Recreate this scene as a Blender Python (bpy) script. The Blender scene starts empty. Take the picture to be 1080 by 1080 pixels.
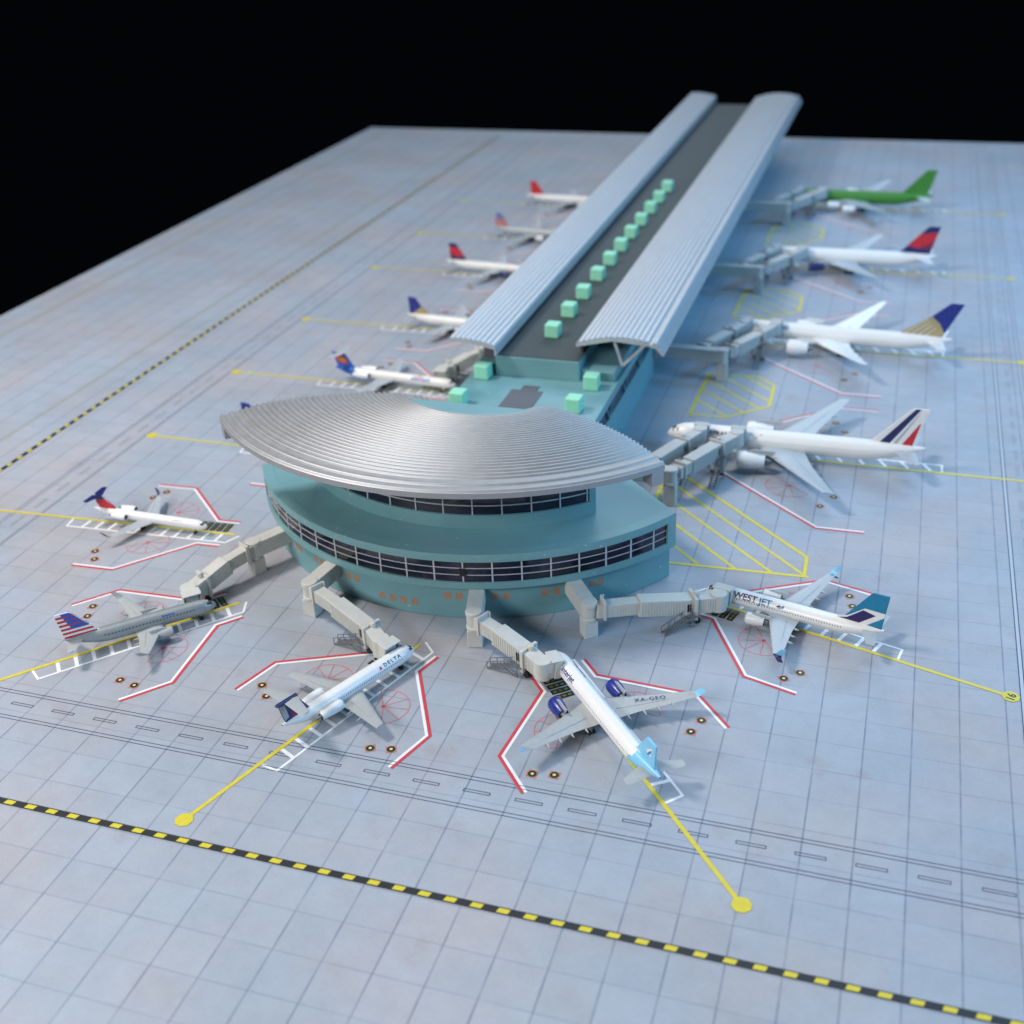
import bpy, bmesh, math, random
from mathutils import Vector, Matrix
rnd = random.Random(7)
R = math.radians
SC = bpy.context.scene
COL = SC.collection
# ------------------------------------------------------------------ camera (units: 1 = 1 cm of the model)
SC.unit_settings.system = 'METRIC'
SC.unit_settings.scale_length = 0.01
cam_d = bpy.data.cameras.new('camera')
cam = bpy.data.objects.new('camera', cam_d)
COL.objects.link(cam)
cam_d.sensor_width = 360.0
cam_d.lens = 360.0 * 1256.25 / 1080.0
cam_d.clip_start = 1.0
cam_d.clip_end = 2000.0
c_r = Vector((0.95208464, 0.30336782, -0.03876615))
c_u = Vector((-0.11466317, 0.47158468, 0.87433418))
c_f = Vector((-0.28352637, 0.82799508, -0.48377364))
m = Matrix((c_r, c_u, -c_f)).transposed().to_4x4()
m.translation = Vector((0, 0, 40))
cam.matrix_world = m
cam_d.dof.use_dof = True
cam_d.dof.focus_distance = 64.5
cam_d.dof.aperture_fstop = 0.78
cam_d.dof.aperture_blades = 9
SC.camera = cam
# ------------------------------------------------------------------ world: a dark room
W = bpy.data.worlds.new('World')
SC.world = W
W.use_nodes = True
bg = W.node_tree.nodes['Background']
bg.inputs[0].default_value = (0.5, 0.65, 1.0, 1)
bg.inputs[1].default_value = 0.002
SC.view_settings.view_transform = 'Standard'
SC.view_settings.look = 'None'
SC.view_settings.gamma = 1
SC.view_settings.use_curve_mapping = False
SC.view_settings.exposure = 0.0

def area(name, loc, aim, size, power, col, sy=None):
    d = bpy.data.lights.new(name, 'AREA')
    d.energy = power
    d.color = col
    d.size = size
    if sy:
        d.shape = 'RECTANGLE'
        d.size_y = sy
    o = bpy.data.objects.new(name, d)
    COL.objects.link(o)
    o.location = loc
    o.rotation_euler = (Vector(aim) - Vector(loc)).to_track_quat('-Z', 'Y').to_euler()
    return o

area('key_lamp', (-105, 45, 120), (-25, 72, 0), 26, 142000, (1.0, 0.93, 0.90))
area('ceiling_lamp', (-10, 110, 170), (-20, 90, 0), 130, 88000, (0.70, 0.85, 1.0), 70)
area('right_blue_fill', (115, 75, 55), (-10, 80, 0), 60, 140000, (0.25, 0.60, 1.0))  # unseen blue fill from the right, tinting the side the key misses
area('concourse_blue_fill', (38, 150, 75), (-15, 98, 0), 24, 36000, (0.12, 0.48, 1.0))  # added fill that deepens the blue on the mat beside the concourse
area('front_fill', (-78, -55, 76), (-28, 60, 4), 90, 128000, (0.97, 0.98, 1.0), 18)  # unseen fill, set low so light reaches the deck under the fan roof
area('canopy_reflection_fill', (-20, 330, 165), (-20, 150, 0), 220, 235000, (0.74, 0.87, 1.0), 110)  # added unseen panel beyond the mat for the canopies to mirror

# ------------------------------------------------------------------ materials
def mat(name, col, rough=0.4, metal=0.0, var=0.06, scale=3.0, bump=0.0, spec=0.5, bscale=40.0, emit=None):
    mt = bpy.data.materials.new(name)
    mt.use_nodes = True
    nt = mt.node_tree
    b = nt.nodes['Principled BSDF']
    b.inputs['Metallic'].default_value = metal
    b.inputs['Roughness'].default_value = rough
    b.inputs['Specular IOR Level'].default_value = spec
    tc = nt.nodes.new('ShaderNodeTexCoord')
    nz = nt.nodes.new('ShaderNodeTexNoise')
    nz.inputs['Scale'].default_value = scale
    nz.inputs['Detail'].default_value = 5
    nt.links.new(tc.outputs['Object'], nz.inputs['Vector'])
    mr = nt.nodes.new('ShaderNodeMapRange')
    mr.inputs[1].default_value = 0.25
    mr.inputs[2].default_value = 0.75
    mr.inputs[3].default_value = 1 - var
    mr.inputs[4].default_value = 1 + var
    nt.links.new(nz.outputs[0], mr.inputs[0])
    vm = nt.nodes.new('ShaderNodeVectorMath')
    vm.operation = 'SCALE'
    vm.inputs[0].default_value = col
    nt.links.new(mr.outputs[0], vm.inputs['Scale'])
    nt.links.new(vm.outputs[0], b.inputs['Base Color'])
    mr2 = nt.nodes.new('ShaderNodeMapRange')
    mr2.inputs[3].default_value = max(0.02, rough - 0.07)
    mr2.inputs[4].default_value = min(1, rough + 0.07)
    nt.links.new(nz.outputs[0], mr2.inputs[0])
    nt.links.new(mr2.outputs[0], b.inputs['Roughness'])
    if bump:
        n2 = nt.nodes.new('ShaderNodeTexNoise')
        n2.inputs['Scale'].default_value = bscale
        n2.inputs['Detail'].default_value = 3
        nt.links.new(tc.outputs['Object'], n2.inputs['Vector'])
        bp = nt.nodes.new('ShaderNodeBump')
        bp.inputs['Strength'].default_value = bump
        bp.inputs['Distance'].default_value = 0.02
        nt.links.new(n2.outputs[0], bp.inputs['Height'])
        nt.links.new(bp.outputs[0], b.inputs['Normal'])
    return mt

M = {}
def mk(n, *a, **k):
    M[n] = mat(n, *a, **k)
mk('teal_plastic', (0.158, 0.325, 0.345), 0.42, var=0.07, scale=0.6, bump=0.12, bscale=25)
mk('teal_strip', (0.175, 0.345, 0.36), 0.4, var=0.05)
mk('canopy_silver_lit', (0.56, 0.57, 0.58), 0.40, metal=0.45, var=0.05, scale=1.5, bump=0.05, bscale=60)  # the roof silver made lighter, brightness the canopies lack put into the colour
mk('silver_paint', (0.40, 0.405, 0.41), 0.50, metal=0.6, var=0.05, scale=1.5, bump=0.05, bscale=60)
mk('dark_roof', (0.042, 0.056, 0.058), 0.6, var=0.12, scale=0.8, bump=0.1)
mk('grey_panel', (0.10, 0.105, 0.12), 0.55, var=0.1)
mk('glass', (0.010, 0.009, 0.024), 0.12, var=0.85, scale=0.5, spec=0.6)  # strong tone variation stands in for reflections in the panes
mk('blue_glass', (0.01, 0.022, 0.05), 0.15, var=0.1, spec=0.6)
mk('mullion', (0.50, 0.52, 0.54), 0.4)
mk('orange_print', (0.36, 0.215, 0.135), 0.6, var=0.25, scale=9)
mk('ivory', (0.57, 0.565, 0.52), 0.48, var=0.05, scale=2.0, bump=0.08, bscale=30)
mk('grey_bridge', (0.47, 0.47, 0.45), 0.5, var=0.06, bump=0.08)
mk('dark_grey', (0.05, 0.055, 0.06), 0.5, var=0.15)
mk('steel', (0.22, 0.23, 0.24), 0.4, metal=0.5, var=0.15, scale=8)
mk('mint', (0.29, 0.70, 0.48), 0.45, var=0.05, bump=0.08)
mk('black', (0.008, 0.008, 0.009), 0.45, var=0.2)
mk('rubber', (0.012, 0.012, 0.014), 0.7)
mk('white_paint', (0.80, 0.80, 0.79), 0.28, var=0.008, scale=1.0)
mk('cream_paint', (0.78, 0.765, 0.73), 0.3, var=0.01, scale=1.0)
mk('silver_body', (0.30, 0.33, 0.335), 0.36, metal=0.25, var=0.04)
mk('print_faint', (0.21, 0.25, 0.32), 0.5)
mk('grey_paint', (0.42, 0.45, 0.46), 0.33, var=0.04)
mk('light_grey', (0.40, 0.415, 0.41), 0.36, var=0.05, scale=4)
mk('wing_blue_grey', (0.42, 0.46, 0.48), 0.36, var=0.04)
mk('navy', (0.016, 0.024, 0.115), 0.3)
mk('royal_blue', (0.018, 0.032, 0.23), 0.28)
mk('mid_blue', (0.02, 0.10, 0.42), 0.3)
mk('sky_blue', (0.22, 0.56, 0.80), 0.3, var=0.03)
mk('jet_teal', (0.01, 0.20, 0.36), 0.3)
mk('purple_navy', (0.025, 0.014, 0.11), 0.3)
mk('red_paint', (0.58, 0.025, 0.035), 0.3)
mk('dark_red', (0.24, 0.018, 0.06), 0.3)
mk('orange_paint', (0.80, 0.20, 0.03), 0.35)
mk('yellow_paint', (0.82, 0.52, 0.03), 0.35)
mk('gold_paint', (0.42, 0.34, 0.16), 0.35)
mk('green_paint', (0.05, 0.22, 0.03), 0.35)
mk('print_red', (0.62, 0.05, 0.065), 0.5, var=0.08)
mk('print_white', (0.82, 0.82, 0.82), 0.5, var=0.04)
mk('print_dull', (0.36, 0.345, 0.25), 0.5)
mk('print_cream', (0.75, 0.62, 0.28), 0.5)
mk('print_pale', (0.43, 0.465, 0.51), 0.5, var=0.05)
mk('print_yellow', (0.66, 0.54, 0.03), 0.5, var=0.08)
mk('print_navy', (0.035, 0.05, 0.11), 0.5, var=0.1)
mk('print_black', (0.012, 0.014, 0.016), 0.5, var=0.1)
mk('print_pink', (0.62, 0.17, 0.20), 0.5, var=0.08)
mk('print_olive', (0.16, 0.17, 0.02), 0.5, var=0.3, scale=6)

def chips(mt):
    nt = mt.node_tree
    b = nt.nodes['Principled BSDF']
    lk = b.inputs['Base Color'].links[0]
    src = lk.from_socket
    tc = nt.nodes.new('ShaderNodeTexCoord')
    vo = nt.nodes.new('ShaderNodeTexVoronoi')
    vo.inputs['Scale'].default_value = 0.8
    nt.links.new(tc.outputs['Object'], vo.inputs['Vector'])
    nz = nt.nodes.new('ShaderNodeTexNoise')
    nz.inputs['Scale'].default_value = 14
    nt.links.new(tc.outputs['Object'], nz.inputs['Vector'])
    ad = nt.nodes.new('ShaderNodeMath')
    ad.operation = 'MULTIPLY_ADD'
    ad.inputs[1].default_value = 0.10
    nt.links.new(nz.outputs[0], ad.inputs[0])
    nt.links.new(vo.outputs['Distance'], ad.inputs[2])
    mr = nt.nodes.new('ShaderNodeMapRange')
    mr.inputs[1].default_value = 0.085
    mr.inputs[2].default_value = 0.10
    mr.inputs[3].default_value = 0.8
    mr.inputs[4].default_value = 0.0
    nt.links.new(ad.outputs[0], mr.inputs[0])
    mx = nt.nodes.new('ShaderNodeMix')
    mx.data_type = 'RGBA'
    nt.links.new(mr.outputs[0], mx.inputs[0])
    nt.links.new(src, mx.inputs[6])
    mx.inputs[7].default_value = (0.62, 0.68, 0.68, 1)
    nt.links.new(mx.outputs[2], b.inputs['Base Color'])
chips(M['teal_plastic'])
chips(M['teal_strip'])

# the printed mat: pale grey slabs with thin joints, mottling and rust-pink scuffs
def apron_material():
    mt = bpy.data.materials.new('printed_concrete')
    mt.use_nodes = True
    nt = mt.node_tree
    N = nt.nodes
    L = nt.links.new
    b = N['Principled BSDF']
    tc = N.new('ShaderNodeTexCoord')
    sep = N.new('ShaderNodeSeparateXYZ')
    L(tc.outputs['Object'], sep.inputs[0])
    def math_(op, a, bb=None, c=None):
        n = N.new('ShaderNodeMath')
        n.operation = op
        for i, v in enumerate((a, bb, c)):
            if v is None:
                continue
            if isinstance(v, (int, float)):
                n.inputs[i].default_value = v
            else:
                L(v, n.inputs[i])
        return n.outputs[0]
    def noise(scale, detail=4, vec=None, rough=0.5):
        n = N.new('ShaderNodeTexNoise')
        n.inputs['Scale'].default_value = scale
        n.inputs['Detail'].default_value = detail
        n.inputs['Roughness'].default_value = rough
        L(vec or tc.outputs['Object'], n.inputs['Vector'])
        return n.outputs[0]
    def rng(v, a, bb, c, d):
        n = N.new('ShaderNodeMapRange')
        n.inputs[1].default_value = a
        n.inputs[2].default_value = bb
        n.inputs[3].default_value = c
        n.inputs[4].default_value = d
        L(v, n.inputs[0])
        return n.outputs[0]
    def mix(f, a, bb):
        n = N.new('ShaderNodeMix')
        n.data_type = 'RGBA'
        if isinstance(f, (int, float)):
            n.inputs[0].default_value = f
        else:
            L(f, n.inputs[0])
        for i, v in ((6, a), (7, bb)):
            if isinstance(v, tuple):
                n.inputs[i].default_value = (*v, 1)
            else:
                L(v, n.inputs[i])
        return n.outputs[2]
    sx, sy = 2.29441, 2.15930
    ux = math_('DIVIDE', math_('ADD', sep.outputs[0], 3.38567), sx)
    uy = math_('DIVIDE', math_('SUBTRACT', 75.14707, sep.outputs[1]), sy)
    def line(u, s, w):
        f = math_('FRACT', math_('ADD', u, 0.5))
        d = math_('MULTIPLY', math_('ABSOLUTE', math_('SUBTRACT', f, 0.5)), s)
        return rng(d, w * 0.5, w * 1.3, 1.0, 0.0)
    lx = line(ux, sx, 0.045)
    ly = line(uy, sy, 0.040)
    cid = N.new('ShaderNodeCombineXYZ')
    L(math_('ROUND', math_('SUBTRACT', ux, 0.5)), cid.inputs[0])
    L(math_('ROUND', math_('SUBTRACT', uy, 0.5)), cid.inputs[1])
    wn = N.new('ShaderNodeTexWhiteNoise')
    wn.noise_dimensions = '2D'
    L(cid.outputs[0], wn.inputs['Vector'])
    tile = rng(wn.outputs[0], 0, 1, 0.972, 1.024)
    # half-slab colour blocks
    cid2 = N.new('ShaderNodeCombineXYZ')
    L(math_('FLOOR', math_('MULTIPLY', ux, 0.5)), cid2.inputs[0])
    L(math_('FLOOR', math_('MULTIPLY', uy, 0.334)), cid2.inputs[1])
    wn2 = N.new('ShaderNodeTexWhiteNoise')
    wn2.noise_dimensions = '2D'
    L(cid2.outputs[0], wn2.inputs['Vector'])
    blk = rng(wn2.outputs[0], 0, 1, 0.985, 1.012)
    big = rng(noise(0.09, 4), 0.3, 0.7, 0.93, 1.06)
    mid = rng(noise(0.8, 7, rough=0.72), 0.3, 0.7, 0.93, 1.05)
    fine = rng(noise(7.0, 4, rough=0.75), 0.25, 0.75, 0.93, 1.05)
    g = math_('MULTIPLY', math_('MULTIPLY', math_('MULTIPLY', tile, big), math_('MULTIPLY', mid, fine)), blk)
    cool = (0.355, 0.395, 0.445)
    warm = (0.41, 0.38, 0.385)
    base = mix(rng(noise(0.11, 3), 0.42, 0.66, 0.0, 0.75), cool, warm)
    # rusty-pink scuffs
    base = mix(rng(noise(0.33, 5, rough=0.6), 0.60, 0.80, 0.0, 0.55), base, (0.33, 0.24, 0.24))
    # long rubber streaks along the taxi lanes
    mp = N.new('ShaderNodeMapping')
    mp.inputs['Scale'].default_value = (1.6, 0.06, 1)
    L(tc.outputs['Object'], mp.inputs[0])
    st = rng(noise(1.0, 4, mp.outputs[0]), 0.60, 0.78, 0.0, 0.28)
    lane = math_('MAXIMUM', rng(sep.outputs[0], 4.0, 9.0, 0.0, 1.0), rng(sep.outputs[0], -60.0, -54.0, 1.0, 0.0))
    base = mix(math_('MULTIPLY', st, lane), base, (0.23, 0.27, 0.33))
    vm = N.new('ShaderNodeVectorMath')
    vm.operation = 'SCALE'
    L(base, vm.inputs[0])
    L(g, vm.inputs['Scale'])
    wob = rng(noise(0.5, 2), 0.3, 0.7, 0.35, 0.95)
    c = mix(math_('MULTIPLY', math_('MULTIPLY', lx, 0.72), wob), vm.outputs[0], (0.085, 0.11, 0.185))
    wob2 = rng(noise(0.37, 2), 0.3, 0.7, 0.25, 0.8)
    c = mix(math_('MULTIPLY', math_('MULTIPLY', ly, 0.55), wob2), c, (0.14, 0.17, 0.24))
    L(c, b.inputs['Base Color'])
    b.inputs['Roughness'].default_value = 0.55
    b.inputs['Specular IOR Level'].default_value = 0.3
    bp = N.new('ShaderNodeBump')
    bp.inputs['Strength'].default_value = 0.12
    bp.inputs['Distance'].default_value = 0.02
    L(noise(0.5, 5), bp.inputs['Height'])
    L(bp.outputs[0], b.inputs['Normal'])
    return mt
M['apron'] = apron_material()

# ------------------------------------------------------------------ mesh helpers
class MB:
    def __init__(s):
        s.v, s.f, s.m, s.mats = [], [], [], []
    def mi(s, name):
        if name not in s.mats:
            s.mats.append(name)
        return s.mats.index(name)
    def add(s, vs, fs, mt):
        o = len(s.v)
        s.v += [tuple(v) for v in vs]
        i = s.mi(mt) if isinstance(mt, str) else None
        for k, f in enumerate(fs):
            s.f.append([o + a for a in f])
            s.m.append(i if i is not None else s.mi(mt[k]))
    def box(s, c, size, mt, rz=0.0, top=None):
        hx, hy, hz = [a / 2 for a in size]
        vs = []
        cr, sr = math.cos(rz), math.sin(rz)
        for z in (-hz, hz):
            for x, y in ((-hx, -hy), (hx, -hy), (hx, hy), (-hx, hy)):
                vs.append((c[0] + x * cr - y * sr, c[1] + x * sr + y * cr, c[2] + z))
        fs = [(3, 2, 1, 0), (4, 5, 6, 7), (0, 1, 5, 4), (1, 2, 6, 5), (2, 3, 7, 6), (3, 0, 4, 7)]
        s.add(vs, fs, mt if top is None else [mt, top, mt, mt, mt, mt])
    def beam(s, a, b, w, h, mt, up=(0, 0, 1)):
        """box from a to b, width w, height h (a, b on its centre line)"""
        a, b = Vector(a), Vector(b)
        d = (b - a).normalized()
        side = d.cross(Vector(up))
        if side.length < 1e-4:
            side = Vector((1, 0, 0))
        side.normalize()
        u = side.cross(d)
        vs = []
        for p in (a, b):
            for i, j in ((-1, -1), (1, -1), (1, 1), (-1, 1)):
                vs.append(p + side * (i * w / 2) + u * (j * h / 2))
        s.add(vs, [(0, 1, 2, 3), (7, 6, 5, 4), (0, 4, 5, 1), (1, 5, 6, 2), (2, 6, 7, 3), (3, 7, 4, 0)], mt)
    def rings(s, rings, mt, cap=True, close=True):
        """loft of equal-length rings"""
        n = len(rings[0])
        vs = [p for r in rings for p in r]
        fs = []
        for i in range(len(rings) - 1):
            for j in range(n if close else n - 1):
                k = (j + 1) % n
                fs.append((i * n + j, i * n + k, (i + 1) * n + k, (i + 1) * n + j))
        if cap:
            fs.append(tuple(reversed(range(n))))
            fs.append(tuple((len(rings) - 1) * n + j for j in range(n)))
        s.add(vs, fs, mt)
    def tube(s, a, b, r, mt, n=10, r2=None):
        a, b = Vector(a), Vector(b)
        d = (b - a).normalized()
        e = d.cross(Vector((0, 0, 1)))
        if e.length < 1e-3:
            e = Vector((1, 0, 0))
        e.normalize()
        f = d.cross(e)
        rr = []
        for p, q in ((a, r), (b, r if r2 is None else r2)):
            rr.append([p + (e * math.cos(t) + f * math.sin(t)) * q for t in [2 * math.pi * k / n for k in range(n)]])
        s.rings(rr, mt)
    def prism(s, poly, z0, z1, mt, top=None):
        n = len(poly)
        vs = [(x, y, z0) for x, y in poly] + [(x, y, z1) for x, y in poly]
        fs = [tuple(reversed(range(n))), tuple(range(n, 2 * n))]
        fs += [(i, (i + 1) % n, n + (i + 1) % n, n + i) for i in range(n)]
        s.add(vs, fs, mt if top is None else [mt, top] + [mt] * n)
    def poly(s, pts, mt):
        s.add(pts, [tuple(range(len(pts)))], mt)
    def strip(s, pts, w, z, mt, off=0.0):
        """flat ribbon along a polyline, mitred; off shifts it sideways"""
        n = len(pts)
        P = [Vector(p[:2]) for p in pts]
        Lf, Rt = [], []
        for i in range(n):
            d1 = (P[i] - P[i - 1]).normalized() if i else None
            d2 = (P[i + 1] - P[i]).normalized() if i < n - 1 else None
            d1 = d1 or d2
            d2 = d2 or d1
            n1 = Vector((-d1.y, d1.x))
            n2 = Vector((-d2.y, d2.x))
            mm = (n1 + n2).normalized()
            k = 1 / max(0.3, mm.dot(n1))
            Lf.append(P[i] + mm * k * (off + w / 2))
            Rt.append(P[i] + mm * k * (off - w / 2))
        vs = [(*p, z) for p in Lf] + [(*p, z) for p in Rt]
        s.add(vs, [(n + i, n + i + 1, i + 1, i) for i in range(n - 1)], mt)
    def build(s, name, parent=None, smooth=False, bevel=0.0, seg=2, angle=35, loc=None):
        me = bpy.data.meshes.new(name)
        me.from_pydata(s.v, [], s.f)
        for x in s.mats:
            me.materials.append(M[x])
        me.polygons.foreach_set('material_index', s.m)
        bm = bmesh.new()
        bm.from_mesh(me)
        bmesh.ops.remove_doubles(bm, verts=bm.verts, dist=1e-5)
        bmesh.ops.recalc_face_normals(bm, faces=bm.faces)
        if smooth:
            lim = R(angle)
            for f in bm.faces:
                f.smooth = True
            for e in bm.edges:
                if len(e.link_faces) == 2 and e.calc_face_angle(0) > lim:
                    e.smooth = False
        bm.to_mesh(me)
        bm.free()
        o = bpy.data.objects.new(name, me)
        COL.objects.link(o)
        if parent:
            o.parent = parent
        if bevel:
            bv = o.modifiers.new('bevel', 'BEVEL')
            bv.width = bevel
            bv.segments = seg
            bv.limit_method = 'ANGLE'
            bv.angle_limit = R(40)
            bv.harden_normals = False
        if loc:
            o.location = loc
        return o

def tag(o, label=None, cat=None, group=None, kind=None):
    if label: o['label'] = label
    if cat: o['category'] = cat
    if group: o['group'] = group
    if kind: o['kind'] = kind
    return o
def empty(name, loc=(0, 0, 0), rz=0.0):
    o = bpy.data.objects.new(name, None)
    o.empty_display_size = 0.5
    COL.objects.link(o)
    o.location = loc
    o.rotation_euler = (0, 0, rz)
    return o
def text_mesh(txt, size, shear=0.0, spacing=1.0, bold=0.0):
    """(verts, faces) of flat lettering, baseline at 0, centred on x"""
    cu = bpy.data.curves.new('t', 'FONT')
    cu.body = txt
    cu.size = size
    cu.shear = shear
    cu.space_character = spacing
    cu.offset = bold
    cu.resolution_u = 3
    o = bpy.data.objects.new('t', cu)
    COL.objects.link(o)
    me = o.to_mesh()
    bm = bmesh.new()
    bm.from_mesh(me)
    for k in range(-2, 9):
        bmesh.ops.bisect_plane(bm, geom=bm.verts[:] + bm.edges[:] + bm.faces[:], plane_co=(0, k * size / 9, 0), plane_no=(0, 1, 0))
    bm.verts.index_update()
    vs = [v.co.copy() for v in bm.verts]
    fs = [tuple(v.index for v in f.verts) for f in bm.faces]
    bm.free()
    o.to_mesh_clear()
    bpy.data.objects.remove(o)
    bpy.data.curves.remove(cu)
    xs = [v.x for v in vs]
    cx = (min(xs) + max(xs)) / 2
    return [(v.x - cx, v.y) for v in vs], fs

CX, CY = -25.03, 70.81          # axis of the round terminal
def pol(r, a, z):
    return (CX + r * math.cos(R(a)), CY + r * math.sin(R(a)), z)

# ------------------------------------------------------------------ the printed apron mat on its table
mb = MB()
mb.box(((-88 + 95) / 2, (-30 + 192) / 2, -0.5), (183, 222, 1.0), 'apron')
ground = tag(mb.build('apron_ground'), kind='structure')

Z1, Z2, Z3 = 0.012, 0.020, 0.028     # layers of print
# service road, hatched band and outer taxi lines
road = MB()
for y in (42.16, 41.93, 40.17, 39.94):
    x0, x1 = (-58.1, 11.0) if y < 41 else (-56.1, 9.0)
    road.strip([(x0, y), (x1, y)], 0.04, Z1, 'print_navy')
for x, y0 in ((8.86, 42), (9.09, 42), (10.86, 40), (11.09, 40), (-56.1, 42), (-56.3, 42), (-58.1, 40), (-58.3, 40)):
    road.strip([(x, y0), (x, 186)], 0.05, Z1, 'print_navy' if x > 0 else 'print_faint')
for x, y0 in ((8.975, 42), (10.975, 40)):
    road.strip([(x, y0), (x, 186)], 0.17, Z1 - 0.004, 'print_pale')
road.build('service_road_line', ground)
dash = MB()
def dash_box(x, y, lx, ly, c='print_navy'):
    for a in (-1, 1):
        dash.strip([(x - lx / 2, y + a * ly / 2), (x + lx / 2, y + a * ly / 2)], 0.04, Z1, c)
        dash.strip([(x + a * lx / 2, y - ly / 2 - .02), (x + a * lx / 2, y + ly / 2 + .02)], 0.04, Z1 - 0.002, c)
x = -56.2
while x < 9:
    dash_box(x - 0.15, 41.16, 1.35, 0.17)
    x += 2.653
y = 43.0
while y < 186:
    dash_box(9.92, y, 0.17, 1.35, 'print_faint')
    dash_box(-57.2, y, 0.17, 1.35, 'print_faint')
    y += 2.653
dash.build('service_road_dash', ground)
band = MB()
def hazard(a, b):
    a, b = Vector(a), Vector(b)
    d = (b - a).normalized()
    n = Vector((-d.y, d.x))
    band.strip([a, b], 0.40, Z1, 'print_black')
    t = 0.3
    while t < (b - a).length - 1:
        c = a + d * t
        q = [c - n * .13, c + d * .52 - n * .13, c + d * .60 + n * .13, c + d * .08 + n * .13]
        band.poly([(*p, Z2) for p in q], 'print_yellow')
        t += 1.22
hazard((-63.6, 34.39), (16.4, 34.39))
hazard((-63.8, 34.19), (-63.8, 188))
hazard((16.6, 34.19), (16.6, 188))
band.build('hazard_band', ground)
tx = MB()
tx.strip([(-67.4, 20), (-67.3, 188)], 0.20, Z1, 'print_dull')
tx.strip([(-84.2, 20), (-83.9, 188)], 0.30, Z1, 'print_dull')
tx.build('taxi_line', ground)

# one aircraft stand: yellow lead-in line, white ladder, red and white safety lines, fans, markers
def stand(ix, iy, h, big=False, label_s=-17.6, num=None, far=True):
    d = Vector((math.cos(R(h)), math.sin(R(h))))
    n = Vector((-d.y, d.x))
    P = lambda s_, t_: Vector((ix, iy)) + d * s_ + n * t_
    lad_end = -17.8 if big else -12.0
    y = MB()
    y.strip([P(.35, 0), P(label_s, 0)], 0.22 if not big else 0.26, Z2, 'print_yellow')
    lp = [P(label_s - .45, -.42), P(label_s + .45, -.42), P(label_s + .45, .42), P(label_s - .45, .42)]
    lp = [P(label_s + .5 * math.cos(t) * (1 if abs(math.cos(t)) < .9 else .92), .46 * math.sin(t)) for t in [R(22.5 + 45 * k) for k in range(8)]]
    y.poly([(*p, Z3) for p in lp], 'print_yellow')
    y.build('lead_in_line', ground)
    if num:
        vs, fs = text_mesh(num, 0.62, bold=0.012)
        t = MB()
        t.add([(*P(label_s + v - .21, -u), Z3 + .008) for u, v in vs], fs, 'print_black')
        t.build('stand_number', ground)
    w = MB()
    if not big:
        a, b = P(0.2, -1.12), P(lad_end, -1.12)
        w.strip([P(0.75, -.12), P(0.2, -1.12), P(lad_end, -1.12), P(lad_end - .1, -.12)], 0.15, Z1, 'print_white')
        k = -0.5
        while k > lad_end + .5:
            w.strip([P(k, -.12), P(k - .12, -1.1)], 0.22, Z1 + .004, 'print_white')
            k -= 1.02
    else:
        w.strip([P(1.0, -.16), P(1.0, -1.25), P(lad_end, -1.25), P(lad_end, -.16)], 0.17, Z1, 'print_white')
        k = 0.0
        while k > lad_end + .6:
            w.strip([P(k, -.16), P(k + .55, -1.2)], 0.24, Z1 + .004, 'print_white')
            k -= 1.55
    w.build('white_ladder_marking', ground)
    for sd in (1, -1):
        if big:
            pts = [(0.0, 1.6), (-.6, 1.6), (-9.9, 10.0), (-13.0, 9.95)]
        else:
            pts = [(0.0, 1.6), (-1.65, 1.6), (-5.6, 5.72), (-8.6, 5.72)]
        q = [P(a, b * sd) for a, b in pts]
        r = MB()
        r.strip(q, 0.16, Z2, 'print_red', off=-0.09 * sd if False else 0.09 * (-sd))
        r.strip(q, 0.16, Z1, 'print_white', off=0.09 * sd)
        r.build('safety_line', ground)
        f = MB()
        hub = P(-5.1, 2.1 * sd) if not big else P(-7.6, 4.4 * sd)
        rad = 1.45 if not big else 1.7
        c0 = R(h) + sd * R(48)
        arc = [hub + Vector((math.cos(c0 + R(t)), math.sin(c0 + R(t)))) * rad for t in range(-95, 96, 10)]
        f.strip(arc, 0.05, Z1, 'print_pink')
        for t in range(-95, 96, 38):
            f.strip([hub, hub + Vector((math.cos(c0 + R(t)), math.sin(c0 + R(t)))) * (rad - .02)], 0.04, Z1 + .004, 'print_pink')
        f.poly([(*(hub + Vector((math.cos(t), math.sin(t))) * .11), Z2) for t in [k * math.pi / 4 for k in range(8)]], 'print_red')
        f.build('engine_fan_marking', ground)
        o = MB()
        for a, b in (((-8.05, 3.87), (-7.5, 4.82)) if not big else ((-10.7, 5.4), (-9.9, 6.95))):
            c = P(a, b * sd)
            for rr, zz, cc in ((.40, Z1, 'print_pink'), (.27, Z1 + .006, 'print_olive'), (.22, Z1 + .009, 'print_black'), (.09, Z3, 'print_cream')):
                o.poly([(*(c + Vector((math.cos(t), math.sin(t))) * rr * (1 if (i % 2 == 0 or rr < .38) else .66)), zz)
                        for i, t in enumerate([R(h) + k * math.pi / 4 for k in range(8)])], cc)
        o.build('round_marker', ground)
    s_ = MB()
    for k in range(5):
        a = -0.3 - k * 0.5 if not big else 0.6 - k * .6
        q = [P(a, .2), P(a - .40, .2), P(a - .40, 1.3), P(a, 1.3)]
        s_.poly([(*p, Z1) for p in q], 'print_black')
        for j in range(3):
            t0 = .32 + j * .32
            q = [P(a - .12, t0), P(a - .28, t0), P(a - .28, t0 + .2), P(a - .12, t0 + .2)]
            s_.poly([(*p, Z1 + .006) for p in q], 'print_olive')
    s_.build('stop_bar', ground)

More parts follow.
